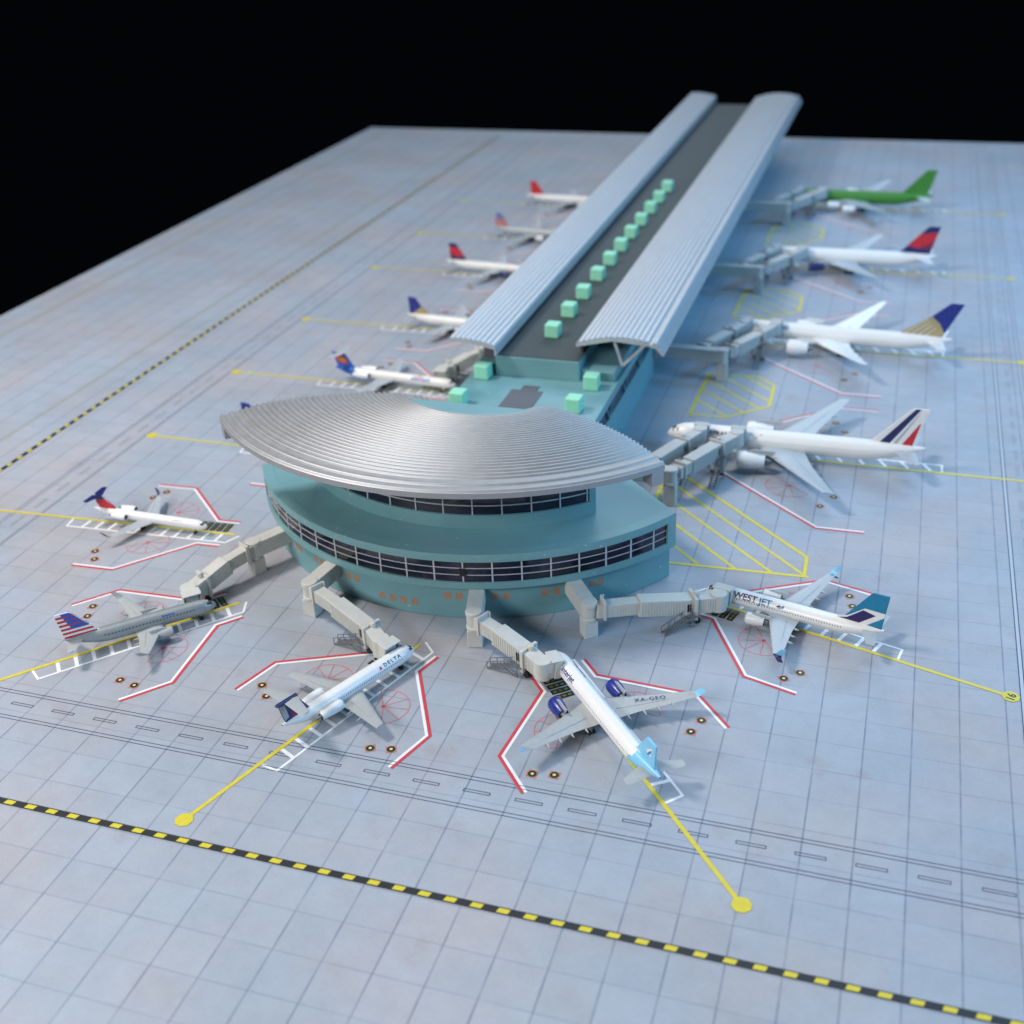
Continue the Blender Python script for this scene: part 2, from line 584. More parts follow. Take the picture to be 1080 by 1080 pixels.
stand(-41.3, 60.9, 3.0, label_s=-19)
stand(-36.6, 53.1, 48.3, label_s=-20)
stand(-23.95, 51.67, 70.9, label_s=-17.0)
stand(-15.5, 51.95, 130.4, label_s=-19)
stand(-9.0, 60.9, 162.7, label_s=-18.2, num='16')
for yy in (73.7, 87.4, 101.5, 118.65, 132.6, 147.9):
    stand(-35.0, yy, 0, label_s=-20.65)
for yy in (81.2, 104.0, 127.3, 152.1):
    stand(-13.0, yy, 180, big=True, label_s=-24.3)

hb = MB()
def hatch(poly, lines):
    hb.strip(poly + [poly[0]], 0.24, Z2, 'print_yellow')
    for a, b in lines:
        hb.strip([a, b], 0.20, Z1, 'print_yellow')
hatch([(-14.2, 66.2), (-12.0, 64.45), (-3.25, 64.85), (-3.3, 67.2), (-12.47, 76.2), (-14.2, 77.6)],
      [((-14.1, c + 14.1), (c - 64.75, 64.75)) for c in (61.75, 59.6, 57.25, 54.9)])
for oy in (22.9, 46.1, 70.9):
    y0 = 64.4 + oy
    ln_ = []
    for c in (76.0, 78.2, 80.4, 82.6, 84.8):
        c += oy - 22.9
        x1 = (c - (y0 + .05 + 11.6 * .94)) / 1.94
        x0 = -14.35 if c + 14.35 < y0 + 8.7 else c - (y0 + 8.7)
        if x1 > -8.5:
            x1 = -8.5
        if x1 < -11.6:
            x1 = c - y0
        ln_.append(((x0, c - x0), (x1, c - x1)))
    hatch([(-14.45, y0), (-11.6, y0 + .05), (-8.5, y0 + 2.9), (-8.6, y0 + 7.2), (-10.1, y0 + 8.8), (-14.35, y0 + 8.8)], ln_)
hb.build('yellow_hatching', ground)

# ------------------------------------------------------------------ round terminal
term = tag(empty('terminal_building', (CX, CY, 0)), 'round teal terminal with a fan-shaped silver ribbed roof and dark window bands', 'airport terminal')
term_parts = []
def tp(mb, name, parent=None, **k):
    o = mb.build(name, **k)
    o.parent = parent or term
    o.matrix_parent_inverse = Matrix.Translation((-CX, -CY, 0)) if (parent is None) else Matrix()
    return o
def sector(r, a0, a1, tail, n=72):
    pts = [pol(r, a0 + (a1 - a0) * k / n, 0)[:2] for k in range(n + 1)]
    return pts + [(CX + x, CY + y) for x, y in tail]
def arcwall(mb, r0, r1, a0, a1, z0, z1, mt, n=60, top=None):
    """curved slab between two radii"""
    rr = []
    for k in range(n + 1):
        a = a0 + (a1 - a0) * k / n
        rr.append([pol(r0, a, z0), pol(r1, a, z0), pol(r1, a, z1), pol(r0, a, z1)])
    mb.rings(rr, mt)
TA, TB = -150.2, -29.8
back = [(5.6, 0.6), (5.6, 4), (-4.8, 4), (-4.8, 0.6)]
mb = MB()
mb.prism(sector(15.78, TA, TB, back), 0.0, 2.34, 'teal_plastic')
wall = tp(mb, 'lower_wall', smooth=True, bevel=0.05)
mb = MB()
mb.prism(sector(15.98, TA, TB, back), 2.30, 2.52, 'teal_plastic')          # sill slab
arcwall(mb, 15.5, 16.20, TA, TB, 2.34, 2.76, 'teal_strip')
arcwall(mb, 15.5, 16.20, TA, TB, 4.16, 4.68, 'teal_strip')
for a0, a1 in ((TA, -147.6), (-32.3, TB)):
    arcwall(mb, 15.5, 16.20, a0, a1, 2.76, 4.16, 'teal_strip', n=4)
bandw = tp(mb, 'window_band', smooth=True, bevel=0.03)
mb = MB()
arcwall(mb, 15.4, 16.06, -147.7, -32.2, 2.70, 4.2, 'glass', n=76)
gl = tp(mb, 'glazing', smooth=True)
mb = MB()
a = -36.2
while a > -147:
    arcwall(mb, 16.0, 16.11, a - .15, a + .15, 2.76, 4.16, 'mullion', n=1)
    a -= 6.15
for z in (3.2, 3.66):
    arcwall(mb, 16.0, 16.085, -147.6, -32.3, z, z + .045, 'mullion')
arcwall(mb, 16.0, 16.22, -79.9, -78.6, 3.22, 3.68, 'black', n=2)
tp(mb, 'window_bars', smooth=False)
mb = MB()
deck_poly = sector(16.12, TA + .1, TB - .1, back)
mb.prism(deck_poly, 4.50, 4.66, 'teal_plastic')
tp(mb, 'terrace_deck', smooth=True)
# upper storey
mb = MB()
DA, DB = -135.2, -44.8
dback = [(5.6, -4.9), (-5.6, -4.9)]
mb.prism(sector(13.18, DA, DB, dback), 4.67, 5.58, 'teal_plastic')
mb.prism(sector(12.9, DA, DB, dback), 5.58, 7.35, 'teal_plastic')
mb.prism(sector(13.18, DA, DB, dback), 7.35, 9.1, 'teal_plastic')
for a0, a1 in ((DA, -133.0), (-46.7, DB)):
    arcwall(mb, 12.5, 13.18, a0, a1, 5.58, 7.35, 'teal_plastic', n=3)
up = tp(mb, 'upper_storey', smooth=True, bevel=0.03)
mb = MB()
arcwall(mb, 12.6, 13.04, -133, -46.7, 5.56, 7.36, 'glass', n=60)
tp(mb, 'upper_glazing', smooth=True)
mb = MB()
a = -47.2
while a > -133:
    arcwall(mb, 13.0, 13.12, a - .16, a + .16, 5.58, 7.35, 'mullion', n=1)
    a -= 7.75
for z in (6.16,):
    arcwall(mb, 13.0, 13.09, -133, -46.7, z, z + .055, 'mullion')
tp(mb, 'upper_window_bars')
# orange printed marks low on the wall
for a, z in ((-127.9, 1.5), (-126.0, 1.5), (-119.2, 1.55), (-116.9, 1.55), (-108.2, 1.5), (-105.6, 1.5), (-98.9, .84), (-96.3, .84), (-93.6, .84), (-90.9, .84),
             (-83.2, 1.55), (-80.6, 1.55), (-72.9, 1.55), (-70.4, 1.55), (-62.1, 1.53), (-59.5, 1.53), (-51.2, 1.55), (-49.3, 1.55)):
    mb = MB()
    for hw, z0, z1 in ((.80, -.18, .18), (.62, .1801, .24), (.62, -.24, -.1801)):
        arcwall(mb, 15.7, 15.786, a - hw, a + hw, z + z0, z + z1, 'orange_print', n=3)
    tp(mb, 'orange_mark')
# the ribbed fan roof
def roofz(r):
    T = ((4.8, 8.42), (5.2, 8.6), (6.3, 9.02), (7.5, 9.36), (9, 9.68), (11, 9.98), (13, 10.17), (15, 10.29), (16.2, 10.27), (17.3, 10.17), (18.6, 9.98))
    for (a, za), (b, zb) in zip(T, T[1:]):
        if a <= r <= b:
            return za + (zb - za) * (r - a) / (b - a)
    return T[-1][1]
prof = []
n_r = 35
pitch = (17.42 - 4.82) / n_r
for i in range(n_r):
    for k in range(7):
        t = k / 10
        r = 4.82 + (i + t) * pitch
        prof.append((r, roofz(r) - .05 + .12 * math.sin(math.pi * k / 6) ** .8))
prof += [(17.42, roofz(17.4) - .06), (17.60, roofz(17.6) - .09)]
for c0, wdt in ((17.66, .26), (18.22, .28)):
    for k in range(7):
        t = k / 6
        prof.append((c0 + t * wdt, roofz(c0 + t * wdt) - .05 + .12 * math.sin(math.pi * t) ** .8))
prof += [(18.55, 9.93), (18.55, 9.60), (18.42, 9.57), (18.30, 9.72), (16, 9.85), (13, 9.75), (10, 9.35), (7.5, 8.9), (4.82, 8.05)]
mb = MB()
RA, RB, nseg = -139.6, -40.8, 120
mb.rings([[pol(r, RA + (RB - RA) * k / nseg, z) for r, z in prof] for k in range(nseg + 1)], 'silver_paint')
roof = tp(mb, 'ribbed_roof', smooth=True, angle=50)
for a0, a1 in ((RB - 2.6, RB - .1), (RA + .1, RA + 2.6)):
    mb = MB()
    arcwall(mb, 17.6, 18.52, a0, a1, 8.72, 9.70, 'silver_paint', n=3)
    tp(mb, 'roof_bracket', smooth=True, bevel=.03)
# ------------------------------------------------------------------ concourse
conc = tag(empty('concourse_building', (CX, 130, 0)), 'long teal concourse with two ribbed silver canopies behind the round terminal', 'airport concourse')
def cp(mb, name, **k):
    o = mb.build(name, **k)
    o.parent = conc
    o.matrix_parent_inverse = Matrix.Translation((-CX, -130, 0))
    return o
YE = 182
def bx(mb, x0, x1, y0, y1, z0, z1, mt, top=None):
    mb.box((CX + (x0 + x1) / 2, (y0 + y1) / 2, (z0 + z1) / 2), (x1 - x0, y1 - y0, z1 - z0), mt, top=top)
mb = MB()
bx(mb, -5.25, 6.2, 66.0, YE, 4.30, 5.0, 'teal_plastic')
bx(mb, -5.1, 6.05, 70.5, YE, 0, 2.95, 'teal_plastic')
bx(mb, -4.95, 5.85, 71.2, YE, 2.95, 4.3, 'teal_plastic')
cp(mb, 'main_body', bevel=.04)
mb = MB()
bx(mb, 5.6, 5.95, 71.4, YE - .2, 3.0, 4.28, 'blue_glass')
bx(mb, -5.02, -4.7, 71.4, YE - .2, 3.0, 4.28, 'blue_glass')
cp(mb, 'window_strip')
yy = 73.5
while yy < 110:
    mb = MB()
    mb.beam((CX + 6.02, yy - 1, 4.29), (CX + 6.02, yy, 2.97), .10, .16, 'teal_strip', up=(1, 0, 0))
    mb.beam((CX + 6.02, yy, 2.97), (CX + 6.02, yy + 1, 4.29), .10, .16, 'teal_strip', up=(1, 0, 0))
    cp(mb, 'window_post')
    yy += 5.2
mb = MB()
bx(mb, -3.3, 3.3, 80.4, YE, 5.0, 6.55, 'teal_plastic')
bx(mb, 3.31, 5.9, 80.9, YE, 5.0, 5.75, 'teal_plastic')
bx(mb, -4.9, -3.31, 80.9, YE, 5.0, 5.75, 'teal_plastic')
cp(mb, 'raised_storey', bevel=.04)
mb = MB()
bx(mb, 3.31, 5.4, 86.0, YE, 5.75, 7.2, 'grey_panel')
bx(mb, -4.7, -3.31, 81.8, YE, 5.75, 7.0, 'grey_panel')
cp(mb, 'clerestory_window')
mb = MB()
bx(mb, -3.28, 3.28, 80.5, YE, 6.55, 6.62, 'dark_roof')
cp(mb, 'flat_roof', bevel=.02)
mb = MB()
pt = [(-2.0, 66.5), (.55, 66.5), (1.15, 77.9), (.62, 77.9), (.62, 78.75), (-.62, 78.75), (-.62, 77.9), (-1.25, 77.9)]
pt = [(-1.22, 66.5), (1.22, 66.5), (1.22, 77.9), (.7, 77.9), (.7, 78.8), (-.55, 78.8), (-.55, 77.9), (-1.22, 77.9)]
mb.prism([(CX + x, y) for x, y in pt], 5.0, 5.04, 'grey_panel')
cp(mb, 'roof_panel')
def canopy(side, xin, xout, nrib, y0, zin, zmid, zout, lip):
    pf = []
    w = (xout - xin) / nrib
    zz = lambda t: zin * (1 - t) * (1 - 2 * t) + 4 * zmid * t * (1 - t) + zout * t * (2 * t - 1)
    for i in range(nrib):
        for k in range(6):
            t = (i + k / 6) / nrib
            pf.append((xin + (xout - xin) * t, zz(t) - .05 + .13 * math.sin(math.pi * k / 6) ** .75))
    pf.append((xout, zz(1) - .05))
    if lip:
        pf += [(xout + .03, zz(1) - .15), (xout + .2, zz(1) - .16)]
        for k in range(7):
            pf.append((xout + .22 + k / 6 * .34, zz(1) - .08 + .10 * math.sin(math.pi * k / 6) ** .75))
        pf += [(xout + .80, zz(1) - .36), (xout + 1.12, zz(1) - .95), (xout + 1.0, zz(1) - 1.02), (xout + .5, zz(1) - .45)]
    pf += [(xout - .1, zz(1) - .3), ((xin + xout) / 2, zmid - .3), (xin + .1, zin - .28)]
    pf += [(xin, zin - .28)]
    mb = MB()
    mb.rings([[(CX + side * x, yv, z) for x, z in pf] for yv in (y0, (y0 + YE) / 2, YE)], 'canopy_silver_lit')
    cp(mb, 'ribbed_canopy', smooth=True, angle=50)
canopy(1, 2.75, 8.35, 13, 81.6, 7.6, 8.25, 8.05, True)
canopy(-1, 2.9, 6.6, 9, 79.3, 7.75, 8.12, 8.15, False)
mb = MB()
bx(mb, -3.02, -2.88, 79.4, YE, 6.95, 7.68, 'canopy_silver_lit')
bx(mb, 2.95, 3.1, 82.2, YE, 6.3, 7.3, 'dark_grey')
cp(mb, 'canopy_fascia')
for yv in (82.3, 90, 98):
    mb = MB()
    mb.beam((CX + 6.2, yv, 5.8), (CX + 5.5, yv, 7.85), .22, .22, 'mullion', up=(0, 1, 0))
    mb.beam((CX + 6.2, yv, 5.8), (CX + 7.9, yv, 7.6), .22, .22, 'mullion', up=(0, 1, 0))
    cp(mb, 'canopy_strut', bevel=.03)
# mint roof units
def unit(x, y, z, label, group, w=.78, h=.92):
    mb = MB()
    mb.box((0, 0, h / 2), (w, w, h), 'mint')
    o = mb.build('rooftop_unit', bevel=.10, seg=3)
    o.location = (x, y, z)
    o.rotation_euler = (0, 0, rnd.uniform(-.08, .08))
    tag(o, label, 'rooftop unit', group)
ords = ['nearest', 'second', 'third', 'fourth', 'fifth', 'sixth', 'seventh', 'eighth', 'ninth', 'tenth', 'eleventh']
ys = [85.2, 90.0, 94.6, 99.6, 104.2, 108.6, 113.0, 117.6, 122.2, 126.6, 131.2]
for i, yv in enumerate(ys):
    unit(CX - .05, yv, 6.62, ('nearest mint cube of the row along the dark roof strip' if i == 0 else
         '%s mint cube from the near end of the row on the dark roof strip' % ords[i]), 'mint cubes along the dark roof strip', 1.12, 1.08)
unit(-29.1, 79.7, 5.0, 'mint cube on the teal roof beside the left canopy front', 'mint cubes on the teal roof', 1.12, 1.12)
unit(-29.2, 74.4, 5.0, 'mint cube on the teal roof at the left, just behind the fan roof', 'mint cubes on the teal roof', 1.12, 1.12)
unit(-20.5, 79.4, 5.0, 'mint cube on the teal roof in front of the right canopy', 'mint cubes on the teal roof', 1.12, 1.12)
unit(-20.7, 75.2, 5.0, 'mint cube half hidden by the right edge of the fan roof', 'mint cubes on the teal roof', 1.12, 1.12)

# ------------------------------------------------------------------ jet bridges
def jet_bridge(wall, pyl, tunnels, label, zt=2.3, mt='ivory', fine=True, wide=.92):
    """wall, pyl: (x, y); tunnels: list of (start, mid, end, cab_tip, stair side)"""
    root = empty('jet_bridge', (pyl[0], pyl[1], 0))
    tag(root, label, 'jet bridge', 'jet bridges around the terminal')
    ox, oy = pyl
    def bp(mb, name, parent=None, **k):
        o = mb.build(name, **k)
        if parent is None:
            o.parent = root
            o.matrix_parent_inverse = Matrix.Translation((-ox, -oy, 0))
        else:
            o.parent = parent
            o.matrix_parent_inverse = Matrix()
        return o
    W_, P_ = Vector(wall), Vector(pyl)
    zb = zt - 1.05
    zc = (zt + zb) / 2
    mb = MB()
    mb.beam((*W_, zc), (*P_, zc), wide, zt - zb, mt)
    bp(mb, 'walkway', bevel=.05)
    a = math.atan2(*(P_ - W_).yx)
    mb = MB()
    mb.box((*P_, (zb - .12) / 2), (.86, .86, zb - .12), mt, rz=a)
    bp(mb, 'support_column', bevel=.05)
    mb = MB()
    for r_, z0, z1 in ((.50, zb - .14, zb + .10), (.45, zb + .08, zt - .1), (.50, zt - .28, zt + .03)):
        mb.rings([[(P_.x + r_ * math.cos(t), P_.y + r_ * math.sin(t), z) for t in [2 * math.pi * k / 28 for k in range(28)]] for z in (z0, z1)], mt)
    bp(mb, 'rotunda', smooth=True, bevel=.05)
    for st, md, en, tip, ss in tunnels:
        S, E_ = Vector(st), Vector(en)
        d = (E_ - S).normalized()
        n = Vector((-d.y, d.x))
        M_ = S + d * (Vector(md) - S).dot(d)
        T = Vector(tip)
        ze = zc - (.62 if zt < 2.5 else .12)           # the tunnel slopes down to the aircraft door
        zu = ze + .525
        zM = zc + (ze - zc) * .3
        mb = MB()
        mb.beam((*(S - d * .35), zc - .02), (*(M_ + d * .3), zM - .02), .74, .84, mt)
        mb.beam((*(S + d * .02), zc + .02), (*(S + d * .16), zc + .02), .98, 1.2, mt)
        mb.tube((*(S + d * .22 + n * .42), zb - .1), (*(S + d * .22 + n * .42), zt + .12), .05, mt)
        k = .5
        while k < (M_ - S).length:
            for sd in (-1, 1):
                c = S + d * k + n * sd * .372
                q = zc + (zM - zc) * k / (M_ - S).length
                mb.beam((*c, q - .38), (*c, q + .34), .05, .05, mt, up=(d.x, d.y, 0))
            k += .16
        bp(mb, 'inner_tunnel', bevel=.025)
        mb = MB()
        mb.beam((*M_, zM), (*E_, ze), .94, 1.04, mt)
        k = .12
        ln = (E_ - M_).length
        while k < ln - .1:
            for sd in (-1, 1):
                c = M_ + d * k + n * sd * .475
                q = zM + (ze - zM) * k / ln
                mb.beam((*c, q - .46), (*c, q + .44), .06, .06, mt, up=(d.x, d.y, 0))
            k += .17
        mb.box((*(M_ + d * ln * .62 - n * 0.1), zt + .0), (.3, .3, .3), mt, rz=math.atan2(d.y, d.x)) if False else None
        ot = bp(mb, 'outer_tunnel', bevel=.03)
        mb = MB()
        c = E_ - d * .25 + n * (ss[0] or -1) * .486
        mb.beam((*(c - d * .12), ze + .03), (*(c + d * .12), ze + .03), .03, .52, 'black')
        bp(mb, 'side_door', ot)
        # lift frame with wheels
        mb = MB()
        for sd in (-1, 1):
            c = E_ + d * .15 + n * sd * .53
            mb.beam((*c, .34), (*c, zu + .12), .22, .22, mt, up=(d.x, d.y, 0))
        mb.beam((*(E_ + d * .15 - n * .55), zu + .05), (*(E_ + d * .15 + n * .55), zu + .05), .2, .16, mt)
        mb.beam((*(E_ + d * .15 - n * .5), .36), (*(E_ + d * .15 + n * .5), .36), .2, .16, mt)
        fr = bp(mb, 'lift_frame', bevel=.03)
        for sd in (-1, 1):
            mb = MB()
            c = E_ + d * .3 + n * sd * .38
            mb.tube((*(c - n * .10), .2), (*(c + n * .10), .2), .2, 'rubber', 18)
            bp(mb, 'wheel', fr, smooth=True, bevel=.03)
        mb = MB()
        c = E_ + d * .34 + n * .02
        mb.tube((*c, zu - .1), (*c, zu + .30), .17, mt, 16)
        bp(mb, 'roof_housing', smooth=True, bevel=.05)
        # cab: a short neck, a round turntable and the hood facing the aircraft
        mb = MB()
        hd = Vector((math.cos(R(ss[1])), math.sin(R(ss[1]))))
        nk = T - hd * .78
        d2 = (nk - E_).normalized()
        n2 = Vector((-d2.y, d2.x))
        mb.beam((*(E_ + d * .05), ze), (*nk, ze), .86, 1.0, mt)
        k = .42
        while k < (nk - E_).length - .3:
            for sd in (-1, 1):
                c = E_ + d2 * k + n2 * sd * .434
                mb.beam((*c, ze - .44), (*c, ze + .42), .05, .05, mt, up=(d2.x, d2.y, 0))
            k += .15
        rr = .50
        mb.rings([[(nk.x + rr * math.cos(t), nk.y + rr * math.sin(t), z) for t in [2 * math.pi * q / 28 for q in range(28)]] for z in ((ze - .525) - .02, zu + .06)], mt)
        bp(mb, 'cab', smooth=True, bevel=.05)
        mb = MB()
        mb.beam((*(nk + hd * .2), ze + .02), (*T, ze + .02), .92, 1.04, mt)
        hn = Vector((-hd.y, hd.x))
        mb.beam((*(T - hd * .40), zu + .06), (*(T + hd * .30), zu - .02), 1.12, .09, mt)
        for sd in (-1, 1):
            c = T - hd * .10 + hn * sd * .52
            mb.beam((*(c - hd * .2), ze), (*(c + hd * .2), ze - .05), .07, 1.05, mt)
        bp(mb, 'hood', bevel=.03)
        mb = MB()
        mb.beam((*(T + hd * .005), ze - .02), (*(T + hd * .03), ze - .02), .80, .88, 'grey_bridge')
        bp(mb, 'hood_opening')
        if ss[0] == 0:
            continue
        # service stair
        mb = MB()
        top = E_ - d * .25 + n * ss[0] * .60
        foot = E_ - d * 2.0 + n * ss[0] * 1.05
        tz, fz = ze - .47, .05
        sn = (foot - top).normalized()
        pn = Vector((-sn.y, sn.x))
        for q in (-.20, .20):
            mb.beam((*(top + pn * q), tz), (*(foot + pn * q), fz), .05, .09, 'steel')
            mb.beam((*(top + pn * q), tz + .42), (*(foot + pn * q), fz + .42), .035, .035, 'steel')
            for t in (0, .25, .5, .75, 1):
                c = top.lerp(foot, t) + pn * q
                z = tz + (fz - tz) * t
                mb.beam((*c, z), (*c, z + .42), .035, .035, 'steel', up=(1, 0, 0))
        for t in range(1, 11):
            c = top.lerp(foot, t / 11)
            z = tz + (fz - tz) * t / 11
            mb.box((*c, z), (.13, .40, .03), 'steel', rz=math.atan2(sn.y, sn.x))
        c = top - sn * .14
        mb.box((*c, tz), (.5, .55, .05), 'steel', rz=math.atan2(sn.y, sn.x))
        for q in (-.22, .22):
            cc = c + pn * q
            mb.beam((*cc, 0.02), (*cc, tz + .4), .045, .045, 'steel', up=(1, 0, 0))
        mb.beam((*(c + pn * .22), .05), (*(top.lerp(foot, .55) + pn * .2), .55), .035, .035, 'steel')
        bp(mb, 'stair')
    return root

jet_bridge((-35.6, 59.6), (-37.05, 57.0), [((-37.3, 56.4), (-37.75, 54.9), (-38.6, 53.5), (-38.26, 51.33), (0, -45.5))],
           'ivory jet bridge reaching the grey airliner with a striped tail')
jet_bridge((-30.9, 56.3), (-31.35, 53.5), [((-30.75, 53.2), (-29.1, 52.25), (-26.4, 51.0), (-24.5, 49.54), (-1, -24))],
           'ivory jet bridge reaching the white T-tailed airliner with two rear engines')
jet_bridge((-21.4, 55.6), (-20.7, 52.95), [((-20.1, 52.6), (-19.0, 52.0), (-17.0, 51.1), (-15.2, 50.66), (-1, 41.3))],
           'ivory jet bridge reaching the nearest airliner with the light blue tail')
jet_bridge((-16.3, 57.9), (-14.6, 55.5), [((-13.9, 55.75), (-11.9, 56.6), (-9.2, 58.4), (-7.5, 59.85), (-1, 76.5))],
           'ivory jet bridge reaching the airliner with a teal and navy tail')
def twin(py, label, reach=7.9):
    jet_bridge((-18.9, py), (-13.1, py), [((-12.65, py + .9), (-12.2, py + 1.8), (-10.8, py + 5.0), (-9.6, py + reach), (-1, 90)),
                                          ((-15.0, py + .6), (-14.5, py + 1.7), (-13.3, py + 4.9), (-12.3, py + reach), (-1, 90))], label, zt=2.75, mt='grey_bridge')
twin(72.2, 'grey twin jet bridge reaching the white airliner with navy and red tail stripes')
twin(95.0, 'grey twin jet bridge reaching the airliner with the purple-blue and gold tail', 8.4)
twin(118.2, 'grey twin jet bridge reaching the wide-body with the red and navy tail', 8.2)
twin(143.2, 'grey twin jet bridge farthest up the right side, by the green-topped airliner', 8.2)
for py, lb in ((87.4, 'ivory jet bridge at the nose of the airliner with the orange tail emblem'),
               (101.5, 'ivory jet bridge behind the left canopy beside the small blue-tailed airliner'), (118.7, 'ivory jet bridge behind the left canopy beside the red-tailed white airliner'),
               (132.6, 'ivory jet bridge behind the left canopy beside the silver airliner')):
    jet_bridge((-31.0, py + 5.2), (-33.5, py + 5.2), [((-33.9, py + 4.6), (-34.4, py + 3.8), (-35.6, py + 2.4), (-36.0, py + .5), (1, -90))], lb)

# ------------------------------------------------------------------ airliners
def airliner(sp):
    L, rf, zc = sp['L'], sp['r'], sp['zc']
    h = R(sp['h'])
    nx, ny = sp['nose']
    root = empty('airliner', (nx - math.cos(h) * L / 2, ny - math.sin(h) * L / 2, 0), h)
    tag(root, sp['label'], 'model airliner', 'model airliners parked at the stands')
    X = L / 2
    white = sp.get('paint', 'white_paint')
    ln, lt = sp.get('ln', 2.6) * rf, sp.get('lt', 5.6) * rf
    def prof(d):
        """d: distance behind the nose -> radius, centre z"""
        r, z = rf, 0.0
        if d < ln:
            u = d / ln
            r = rf * (1 - (1 - u) ** 2.1) ** 0.62
            z = -0.20 * rf * (1 - u) ** 1.8
        if d > L - lt:
            v = (d - (L - lt)) / lt
            r = rf * (1 - 0.90 * v ** 1.75)
            z = (rf - r) * 0.72
        return max(r, 0.004), zc + z
    def surf(d, phi, off=0.0):
        r, z = prof(d)
        r += off
        return (X - d, r * math.cos(phi), z + r * math.sin(phi))
    NS = 28
    ds = [0.0] + [ln * (k / 12) ** 1.7 for k in range(1, 13)]
    kmid = max(4, int((L - ln - lt) / (rf * 1.2)))
    ds += [ln + (L - ln - lt) * k / kmid for k in range(1, kmid + 1)]
    ds += [L - lt + lt * k / 14 for k in range(1, 15)]
    rear = sp.get('rear')
    if rear:
        ds = sorted(ds + [L * rear[0]])
    body = MB()
    belly = sp.get('belly')
    for i in range(len(ds) - 1):
        ra, za = prof(ds[i])
        rb, zb = prof(ds[i + 1])
        for j in range(NS):
            p0, p1 = 2 * math.pi * j / NS, 2 * math.pi * (j + 1) / NS
            mtl = white
            md = (ds[i] + ds[i + 1]) / 2
            pm = math.sin((p0 + p1) / 2)
            if belly and pm < belly[1]:
                mtl = belly[0]
            if rear and md - sp.get('slant', 0.0) * rf * pm > L * rear[0]:
                mtl = rear[1]
            body.add([surf(ds[i], p0), surf(ds[i], p1), surf(ds[i + 1], p1), surf(ds[i + 1], p0)], [(0, 1, 2, 3)], mtl)
    rt, zt_ = prof(L)
    body.poly([(-X, rt * math.cos(2 * math.pi * k / NS), zt_ + rt * math.sin(2 * math.pi * k / NS)) for k in range(NS)], 'dark_grey')
    # belly fairing
    fw = sp.get('fair', .95)
    fr = []
    wx = X - L * sp['wx']
    c0 = sp['c0']
    for k in range(9):
        t = -1 + k / 4
        q = math.sqrt(max(0, 1 - t * t)) if abs(t) < 1 else 0.02
        q = max(q, .03)
        fr.append([(wx - c0 * .5 + t * c0 * .85, rf * fw * q ** .6 * math.cos(a), zc - rf * .52 + rf * .56 * q ** .6 * math.sin(a)) for a in [2 * math.pi * w / 16 for w in range(16)]])
    body.rings(fr, belly[0] if belly else white)
    # printed cabin windows and doors
    wphi = R(sp.get('wphi', 14))
    d = ln + rf * sp.get('w0', .2)
    pitch = sp.get('wp', .17)
    wcol = sp.get('wcol', 'navy')
    ws = sp.get('ws', .045)
    if ws:
        while d < L - lt + rf * 1.2:
            for sd in (0, 1):
                ph = wphi if sd == 0 else math.pi - wphi
                dp = ws * 1.25 / rf / 2 * (1 if sd == 0 else -1)
                q = [surf(d - ws / 2, ph - dp, .006), surf(d + ws / 2, ph - dp, .006), surf(d + ws / 2, ph + dp, .006), surf(d - ws / 2, ph + dp, .006)]
                body.poly(q, wcol)
            d += pitch
        for dd in (ln + .0 * rf, L * .5, L - lt + rf * 1.5):
            for sd in (0, 1):
                ph = wphi if sd == 0 else math.pi - wphi
                sg = 1 if sd == 0 else -1
                for e in (-.09, .09):
                    q = [surf(dd + e - .008, ph - sg * .17 / rf, .005), surf(dd + e + .008, ph - sg * .17 / rf, .005), surf(dd + e + .008, ph + sg * .12 / rf, .005), surf(dd + e - .008, ph + sg * .12 / rf, .005)]
                    body.poly(q, 'grey_paint')
    ob = body.build('body', root, smooth=True, angle=60)
    # cockpit glass
    cw = MB()
    d0, d1 = ln * sp.get('ck', (.20, .36))[0], ln * sp.get('ck', (.20, .36))[1]
    for sd in (1, -1):
        for p0, p1, da, db in ((88, 62, .0, .0), (59, 36, .02, .10)):
            pts = []
            m_ = 4
            for k in range(m_ + 1):
                t = R(p0 + (p1 - p0) * k / m_)
                pts.append((d0 + da * ln, t))
            for k in range(m_, -1, -1):
                t = R(p0 + (p1 - p0) * k / m_)
                pts.append((d1 + db * ln, t))
            for k in range(m_):
                a, b = pts[k], pts[k + 1]
                c, e = pts[2 * m_ - k], pts[2 * m_ + 1 - k]
                qq = [surf(dd, t if sd == 1 else math.pi - t, .008) for dd, t in (a, b, c, e)]
                cw.poly(qq, 'black')
    cw.build('cockpit_window', ob)
    # lettering on the fuselage
    for tx_ in sp.get('text', ()):
        word, size, dist, ang, colr = tx_[:5]
        sh = tx_[5] if len(tx_) > 5 else 0.0
        vs, fs = text_mesh(word, size, shear=sh, bold=size * .02)
        for sd in sp.get('tside', (1, -1)):
            lm = MB()
            out = []
            for u, v in vs:
                dd = dist + (u if sd == 1 else -u)
                ph = R(ang) + v / rf
                out.append(surf(dd, ph if sd == 1 else math.pi - ph, .010))
            lm.add(out, fs, colr)
            lm.build('lettering', ob)
    for pts, colr in sp.get('emblem', ()):
        for sd in (1, -1):
            lm = MB()
            lm.poly([surf(dd, R(a) if sd == 1 else math.pi - R(a), .010) for dd, a in pts], colr)
            lm.build('emblem', ob)
    # wings
    bs, c1, sw, dih = sp['b'], sp['c1'], sp['sw'], sp['dih']
    wcolr = sp.get('wing', 'wing_blue_grey')
    zr = zc - rf * .55
